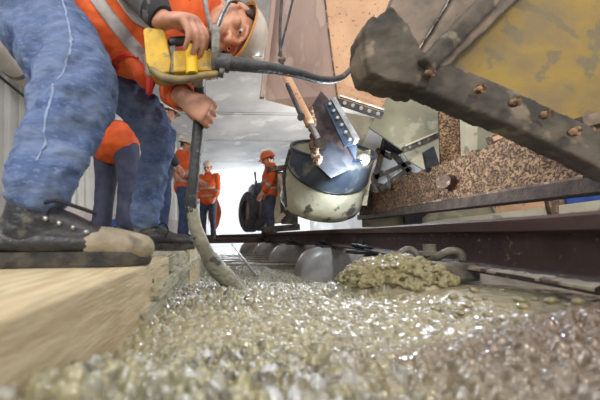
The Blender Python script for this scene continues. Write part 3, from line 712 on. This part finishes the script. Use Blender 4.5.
mb=MB(); mb.tube([P(226,63,D),P(250,66,D+.02),P(276,69,D+.08),P(300,74,D+.14),P(322,80,D+.22),P(340,78,D+.32),P(352,68,D+.42),P(362,56,D+.5)],[.020,.018,.016,.014,.013,.012,.011,.011],14,n=6); mb.build('supply_hose',rubber,T)
mb=MB(); mb.cyl(P(199,72,D+.03),P(198,84,D+.06),.021,16); mb.build('hose_collar',greym,T)
mb=MB(); mb.tube([P(199,76,.9),P(200,95,.96),P(199,118,.99),P(196.5,146,1.0),P(193.5,178,1.02),P(191,202,1.04),P(195,226,1.06),P(205,250,1.09),P(215,264,1.11)],[.018,.0185,.019,.019,.019,.021,.023,.025,.027],18,n=6); mb.build('poker_hose',rubber,T)
mb=MB(); mb.tube([P(191,206,1.045),P(195,226,1.06),P(205,250,1.09),P(213,262,1.11)],[.022,.0245,.0265,.029],18,n=6); mb.tube([P(211,260,1.11),P(216,268,1.12),P(226,278,1.14),P(243,298,1.18)],[.033,.035,.035,.034],20,n=6); mb.build('mud_coated_poker',mudhose,T,disp=[(.008,.03)])

# ------------------------------------------------------------------ hopper (tan and pink plates)
T=thing('concrete_hopper',P(350,237,2.6),'large tan and pinkish steel concrete hopper hanging above the bucket','hopper')
MB().plate([P(288,-90,2.9),P(318,-90,2.45),P(325,0,2.4),P(338,104,2.4),P(322,96,2.5),P(312,112,2.62),P(266,100,2.95),P(262,90,2.95),P(268,55,2.95)],.015).build('side_plate',pink,T,smooth=False)
MB().plate([P(318,-90,2.4),P(470,-90,2.2),P(430,10,2.2),P(395,84,2.25),P(379,112,2.3),P(338,101,2.4),P(325,0,2.4)],.015).build('front_plate',tan,T,smooth=False)
MB().tube([P(319,-90,2.395),P(325,0,2.395),P(338,102,2.395)],.006,8,n=3).build('weld_seam',crustd,T)
MB().bar(P(277,-30,2.85),P(262,98,2.85),.05,.04).build('edge_strut',pink,T,smooth=False)
mb=MB(); a=P(337,101,2.33); b=P(380,115,2.25)
mb.bar(a,b,.03,.035); mb.bar(a-V((0,.03,.02)),b-V((0,.03,.02)),.012,.05); f=mb.build('bolted_flange',darkf,T,smooth=False,bevel=.002)
mb.bar
hl=MB().bar(a+V((0,-.045,.018)),b+V((0,-.045,.018)),.02,.012).build('flange_lip',chrome,f,smooth=False)
for i in range(5):
    MB().hexb(a.lerp(b,(i+.6)/5.3)-V((0,.036,.022)),(0,-1,-.1),.016,.014).build('bolt',chrome,f)
MB().plate([P(369,127,2.6),P(379,113,2.6),P(392,60,2.6),P(470,60,2.5),P(441,134,2.5),P(403,150,2.55)],.02).build('lower_plate',green,T,smooth=False)
a=P(403,150,2.46); b=P(441,134,2.4)
f=MB().bar(a,b,.03,.045).build('lower_flange',darkf,T,smooth=False,bevel=.002)
MB().bar(a+V((0,-.02,.026)),b+V((0,-.02,.026)),.03,.012).build('flange_lip',cream,f,smooth=False)
for i in range(4): MB().hexb(a.lerp(b,(i+.5)/4)-V((0,.016,0)),(0,-1,0),.014,.012).build('bolt',chrome,f)
MB().plate([P(403,152,2.62),P(441,136,2.55),P(452,170,2.5),P(425,170,2.55),P(408,160,2.6)],.02).build('apron_plate',cream,T,smooth=False)
MB().plate([P(438,90,2.3),P(468,100,2.25),P(467,160,2.25),P(441,166,2.3)],.02).build('crusted_plate',crust,T,smooth=False)
MB().plate([P(465,95,2.2),P(478,98,2.2),P(477,158,2.2),P(467,160,2.2)],.05).build('side_post',cream,T,smooth=False)
MB().plate([P(440,60,2.75),P(640,20,2.6),P(640,190,2.6),P(440,172,2.75)],.02).build('back_plate',green,T,smooth=False)
a=P(489,142,2.1); b=P(518,131,2.05)
f=MB().bar(a,b,.05,.07).build('bracket',crustd,T,smooth=False,bevel=.004)
MB().bar(a+V((0,-.03,.01)),b+V((0,-.03,.01)),.01,.03).build('bracket_lip',tan,f,smooth=False)
MB().plate([P(424,152,2.2),P(434,146,2.2),P(440,165,2.2),P(428,172,2.2)],.02).build('dark_bracket',clipd,T,smooth=False)

# cables along hopper
t=thing('hanging_cable',P(282,30,2.3),'black cable hanging down the left edge of the pink plate','cable')
MB().tube([P(286,-40,2.4),P(281,10,2.4),P(280,40,2.38),P(282,62,2.35),P(290,84,2.3),P(299,104,2.25)],.012,8,n=5).build('cable_run',rubber,t)
MB().ball(P(282,60,2.33),(.03,.03,.02)).build('cable_clamp',darkf,t)
tag(MB().tube([P(297,-20,2.42),P(288,20,2.42),P(279,55,2.4)],.009,8,n=5).build('thin_cable',rubber),'thinner black cable slanting left of the pink plate','cable')

# chute -----------------------------------------------------------
T=thing('delivery_chute',P(335,176,2.1),'dark purple-brown steel chute slanting down into the round bucket','chute')
mb=MB(); D=2.15
mb.plate([P(321,91,2.3),P(332,103,2.2),P(345,130,2.1),P(355,152,2.05),P(350,168,2.0),P(331,177,1.95),P(318,160,2.0),P(312,140,2.1),P(309,110,2.25)],.02); mb.build('chute_back',darkp,T,smooth=False)
MB().plate([P(330,101,2.2),P(336,104,2.18),P(357,146,2.02),P(356,160,2.0),P(338,130,2.08)],.02).build('chute_cheek',blued,T,smooth=False)
MB().plate([P(312,138,2.08),P(330,140,2.05),P(352,158,2.0),P(349,170,1.98),P(331,178,1.93),P(318,166,1.96)],.02).build('chute_lip',mat('near_black_steel',(.012,.013,.018),(.03,.032,.04),10,.5,.2),T,smooth=False)
a=P(332,100,2.12); b=P(356,142,1.98)
f=MB().bar(a,b,.05,.035,V((1,0,.4))).build('side_flange',chrome,T,smooth=False,bevel=.002)
for i in range(6): MB().hexb(a.lerp(b,(i+.5)/6)+V((-.045,-.03,-.02)),(0,-1,0),.011,.012).build('bolt',chrome,f)
MB().bar(P(327,102,2.1),P(348,146,1.97),.012,.05,V((1,0,.4))).build('bolt_strip',blued,T,smooth=False)
# mud fringe
mb=MB(); random.seed(3)
for i in range(40):
    u=random.random(); p=P(309+u*8+random.uniform(-3,3),108+u*55,2.12-.15*u); mb.ball(p,random.uniform(.01,.028),seg=8,ring=6)
mb.build('dried_mud_fringe',crustd,T)
t=thing('hydraulic_cylinder',P(300,110,2.05),'tan hydraulic cylinder with steel rod along the chute','cylinder')
MB().tube([P(285,74,2.2),P(292,88,2.15),P(309,122,2.02)],[.027,.03,.03],16,n=2).build('barrel',tan,t)
MB().cyl(P(308,120,2.03),P(321,144,1.94),.018,12).build('piston_rod',chrome,t)
MB().bar(P(287,84,2.1),P(302,118,1.98),.02,.02).build('oil_pipe',rubber,t)
mb=MB(); mb.cyl(P(321,143,1.90),P(321,143,1.99),.036,18); mb.build('pin_eye',darkf,t)
MB().cyl(P(301,117,1.93),P(301,117,2.02),.024,14).build('clamp_ring',darkf,t)

# bucket -----------------------------------------------------------
T=thing('concrete_bucket',P(328,228,2.25),'round cream cement-stained steel bucket with dark shadow-painted upper band below the chute','bucket')
c=P(331,152,2.35); ax=V((.03,-.5,.86)).normalized(); R=frame(ax,(1,0,0))
def BL(prof,name,m,par=None,seg=48): return MB().lathe(prof,c,R,seg).build(name,m,par or T)
zs_=lambda a: -.055-.17*max(0,math.cos(a)*.5+.5)**1.2
def shell(f0,f1,r0,r1,name,m,n=10,seg=64):
    mb=MB(); vs=[]; fs=[]
    loop=[(0,k/n) for k in range(n+1)]+[(1,1-k/n) for k in range(n+1)]
    for q in range(seg):
        a=2*math.pi*q/seg
        for (inn,u) in loop:
            z=f0(a)*(1-u)+f1(a)*u; rr=(r0+(r1-r0)*u)-(.012 if inn else 0); vs.append(c+R@V((rr*math.cos(a),rr*math.sin(a),z)))
    k=len(loop)
    for q in range(seg):
        for w in range(k): fs.append((q*k+w,((q+1)%seg)*k+w,((q+1)%seg)*k+(w+1)%k,q*k+(w+1)%k))
    return mb.add(vs,fs).build(name,m,T)
shell(lambda a:.02,zs_,.312,.312,'upper_band',mat('stained_blue_shadow_band',(.045,.06,.085),(.1,.12,.15),5,.4,.3,bump=.2,c3=(.3,.29,.23),s3=4.5,t3=.56))  # bluish shadow between rim and seam painted into the band, plus cement stains
shell(zs_,lambda a:-.36,.308,.322,'body_shell',bucketm)
MB().tube([c+R@V((.313*math.cos(a),.313*math.sin(a),zs_(a))) for a in [2*math.pi*k/40 for k in range(41)]],.006,6,n=1,cap=False).build('seam_ring',clipd,T)
BL([(.322,-.355),(.325,-.40),(.31,-.45),(.27,-.485),(.15,-.50),(.001,-.50),(.001,-.48),(.14,-.48),(.26,-.465),(.295,-.44),(.31,-.40),(.31,-.355),(.322,-.355)],'bowl',bucketm)
BL([(.298,.018),(.298,.03),(.318,.03),(.318,.01),(.298,.01),(.298,.018)],'rim',blued)
BL([(.295,.0),(.295,-.13),(.001,-.14),(.001,-.13),(.285,-.12),(.295,0)],'liner',cream)
MB().tube([P(290,150,2.2),P(284,176,2.3),P(286,206,2.4)],.012,8,n=4).build('side_hose',rubber,T)
mb=MB(); mb.bar(P(370,150,2.35),P(362,205,2.45),.05,.05); mb.build('bracket_arm',cream,T,smooth=False)

# frame, sheets and lamp right of the bucket
T=thing('machine_frame',P(395,215,2.9),'cluster of white sheet panels and dark struts right of the bucket','machine')
def sh(pts,d,m,name): MB().plate([P(x,y,d) for x,y in pts],.015).build(name,m,T,smooth=False)
sh([(343,112),(375,118),(368,150),(356,146)],2.9,cream,'panel')
sh([(372,124),(387,131),(377,160),(360,152)],2.85,white,'panel')
sh([(385,148),(404,152),(392,186),(368,180)],2.95,white,'panel')
sh([(402,150),(425,150),(430,182),(396,186)],2.9,white,'panel')
sh([(404,160),(440,150),(440,200),(400,200)],3.1,pink,'panel')
sh([(360,186),(440,170),(440,215),(360,215)],3.3,darkf,'panel')
for a,b in (((388,128),(372,192)),((374,178),(424,156)),((392,152),(416,182)),((380,190),(410,168)),((376,150),(392,158))):
    MB().bar(P(*a,2.8),P(*b,2.8),.03,.04).build('strut',darkf,T,smooth=False)
MB().cyl(P(384,130,2.75),P(392,132,2.75),.045,16).build('red_cap',red,T)
MB().plate([P(392,133,2.7),P(412,142,2.7),P(405,152,2.7),P(390,146,2.7)],.1).build('black_box',clipd,T,smooth=False)
MB().tube([P(377,192,2.7),P(372,178,2.7),P(379,171,2.7),P(388,176,2.7),P(389,188,2.7)],.013,8,n=5).build('hose_loop',rubber,T)
L1=thing('work_lamp',P(363,160,2.2),'bright white work lamp glowing at the right rim of the bucket','lamp')
dl=(V((0,0,0))-P(362,160,2.2)).normalized(); lp=P(363,160,2.1)
MB().cyl(lp-dl*.06,lp-dl*.005,.045,20).build('housing',darkf,L1)
MB().ball(lp+dl*.005,.02).build('lens',lampm,L1)
l=bpy.data.lights.new('work_lamp_light','POINT'); l.energy=20; l.color=(.8,.9,1); l.shadow_soft_size=.04; lo=bpy.data.objects.new('work_lamp_light',l); COL.objects.link(lo); lo.location=lp+dl*.3

# crusted wagon beam --------------------------------------------------
T=thing('steel_beam',(1.8,2,.3),'long cement-crusted steel beam slanting above the rail on the right','beam')
A=V((1.97,3.6,.27)); B=V((1.50,1.02,.225)); 
nb_=90; nz_=16; vs=[];fs=[]
d=(B-A); nrm=V((-1,-.1,0)).normalized()
for i in range(nb_+1):
    for j in range(nz_+1):
        p=A+d*(i/nb_)*1.25+V((0,0,.27*j/nz_*(1+.0*i)))
        k=.018*NZ.noise(p*28)+.012*NZ.noise(p*60) if .1<j/nz_ else .002
        p=p+V((-1,-.15,0))*(.02+k*1.2)
        if j==nz_: p.z+=.012*NZ.noise(p*25)
        vs.append(p)
o_=len(vs)
for i in range(nb_+1):
    for j in (0,nz_): vs.append(A+d*(i/nb_)*1.25+V((.03,0,.27*j/nz_)))
w_=nz_+1
for i in range(nb_):
    for j in range(nz_): fs.append((i*w_+j,i*w_+j+1,(i+1)*w_+j+1,(i+1)*w_+j))
    fs.append((i*w_+nz_,o_+2*i+1,o_+2*i+3,(i+1)*w_+nz_)); fs.append((i*w_,(i+1)*w_,o_+2*i+2,o_+2*i)); fs.append((o_+2*i,o_+2*i+2,o_+2*i+3,o_+2*i+1))
MB().add(vs,fs).build('crusted_web',crust,T)
MB().bar(A+V((-.02,0,-.035)),A+d*1.25+V((-.02,0,-.035)),.12,.06).build('bottom_flange',mat('dark_brown_steel',(.05,.032,.024),(.09,.06,.045),14,.85,bump=.5),T,smooth=False,bevel=.004)
p=P(450,172,2.0)
c_=A+d*.63+V((-.03,0,.12)); MB().cyl(c_,c_+V((-.06,-.02,0)),.045,20).build('pin_boss',crustd,T)
MB().bar(A+d*.35+V((-.05,0,.012)),A+d*.95+V((-.05,0,.0)),.012,.012).build('lip_bar',crustd,T,smooth=False)
# lower plates under the beam (seen between beam and rail)
T=thing('trough_panels',(2.2,3,.1),'olive and cream low panels between the crusted beam and the rail','panel')
MB().plate([P(362,214,3.6),P(488,196,3.0),P(500,224,2.8),P(362,226,3.6)],.03).build('panel',green,T,smooth=False)
MB().plate([P(425,222,2.7),P(600,200,2.2),P(600,218,2.2),P(425,230,2.7)],.03).build('panel',cream,T,smooth=False)
MB().plate([P(488,190,2.9),P(560,186,2.6),P(545,222,2.6),P(500,222,2.8)],.03).build('panel',tan,T,smooth=False)
MB().plate([P(545,185,2.3),P(562,184,2.3),P(566,216,2.3),P(552,216,2.3)],.03).build('post',crustd,T,smooth=False)
MB().box((2.1,3.25,-.15),(.08,.08,.5)).build('leg',darkf,T); MB().box((2.75,2.75,-.15),(.08,.08,.5)).build('leg',darkf,T)
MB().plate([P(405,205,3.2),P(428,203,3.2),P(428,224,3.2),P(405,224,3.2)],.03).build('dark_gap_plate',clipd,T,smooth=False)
tag(MB().tube([P(585,182,2.6),P(600,192,2.6),P(640,196,2.6)],[.05,.08,.1],14,n=4).build('orange_bundle',orange,disp=[(.03,.1)]),'orange cloth showing at the right edge under the crusted beam','cloth')
tag(MB().plate([P(568,194,2.5),P(640,192,2.5),P(640,212,2.5),P(568,210,2.5)],.1).build('tarpaulin',bluec,bevel=.01),'dark blue tarpaulin at the right edge above the rail','tarpaulin')

# foreground chute frame top right -------------------------------------
T=thing('loading_chute',P(480,40,.9),'dark muddy steel chute with yellow inside looming in the upper right foreground','chute')
MB().plate([P(436,66,.92),P(505,-30,.98),P(720,-60,1.0),P(720,150,.84),P(600,122,.86),P(576,124,.86)],.02).build('yellow_panel',yellow,T,smooth=False)
def rough(mb,name,m,disp=((.02,.06),)):
    return mb.build(name,m,T,voxel=.006,sm=3,disp=list(disp))
mb=MB(); mb.plate([P(371,72,.84),P(372,60,.84),P(426,62,.84),P(446,62,.85),P(520,92,.82),P(578,120,.80),P(640,150,.78),P(640,185,.74),P(598,166,.77),P(520,128,.80),P(426,91,.83)],.05)
fl=rough(mb,'bolted_flange',darkf,((.008,.05),))
mb=MB(); mb.plate([P(366,27,.82),P(373,13,.82),P(384,16,.82),P(390,4,.83),P(398,10,.83),P(432,62,.82),P(430,88,.82),P(395,82,.82),P(372,72,.82),P(366,56,.82)],.09)
rough(mb,'end_block',darkf,((.02,.05),))
mb=MB(); mb.plate([P(384,22,.86),P(410,-40,.9),P(470,-40,.9),P(432,30,.86),P(410,62,.85),P(392,60,.85)],.05); rough(mb,'upper_band',brownf,((.01,.05),))
mb=MB(); mb.plate([P(420,56,.84),P(460,-10,.88),P(480,-30,.9),P(548,-30,.92),P(448,66,.85),P(430,80,.83)],.04); rough(mb,'upper_band',brownf,((.01,.05),))
mb=MB(); mb.bar(P(426,66,.81),P(500,-12,.86),.03,.05); rough(mb,'band_rib',darkf,((.01,.05),))
MB().bar(P(576,124,.82),P(640,106,.84),.03,.03).build('side_lip',brownf,T,smooth=False)
for (x,y,d_) in ((428,74,.80),(478,90,.79),(513,103,.775),(544,115,.77),(572,132,.76)):
    mb=MB().hexb(P(x,y,d_+.01),(0,-1,-.1),.013,.012); mb.ball(P(x,y,d_+.0),.010,seg=10,ring=6); mb.build('bolt',crust,fl)

# distant wagon and loader ----------------------------------------------
T=thing('wagon',P(284,225,5),'pale boxy wagon with dark open side left of the bucket','wagon')
MB().plate([P(268,176,5.2),P(273,171,5.2),P(284,172,5.1),P(287,222,5.1),P(272,224,5.2)],.1).build('side_panel',cream,T,smooth=False)
MB().plate([P(280,172,5.0),P(298,170,5.0),P(298,224,5.0),P(283,224,5.0)],.1).build('dark_side',darkf,T,smooth=False)
MB().bar(P(279,174,4.95),P(287,210,4.95),.06,.06).build('brace',pink,T,smooth=False)
MB().bar(P(284,214,4.95),P(276,222,4.95),.06,.06).build('brace',pink,T,smooth=False)
MB().bar(P(266,170,5.1),P(300,166,5.0),.1,.08).build('top_beam',crustd,T,smooth=False)
MB().bar(P(262,230,5.2),P(300,227,5.0),.2,.1).build('underframe',darkf,T,smooth=False)
T=thing('loader',P(256,234,6),'bluish dark wheeled loader standing against the bright portal','vehicle')
def wheel(x,y,d,r,w):
    c=P(x,y,d); mb=MB(); R=frame((1,.25,0),(0,0,1))
    mb.lathe([(r*.55,-w/2),(r*.9,-w/2),(r,-w*.35),(r,w*.35),(r*.9,w/2),(r*.55,w/2),(r*.5,0),(r*.55,-w/2)],c,R,28)
    o=mb.build('wheel',tyre,T); MB().cyl(c-V((w*.3,0,0)),c+V((w*.3,0,0)),r*.55,16).build('hub',greym,o)
wheel(250,212,7.4,.5,.26); wheel(262,207,7.0,.56,.3)
MB().box(P(256,196,7.3),(.3,.5,.5)).build('cab_block',mat('blue_grey_body',(.1,.14,.2),(.16,.2,.27),6,.5),T,bevel=.03)
MB().bar(P(246,222,7.4),P(268,222,7.0),.2,.12).build('axle',darkf,T)
MB().bar(P(255,172,7.2),P(258,205,7.2),.05,.05).build('roll_bar',darkf,T)
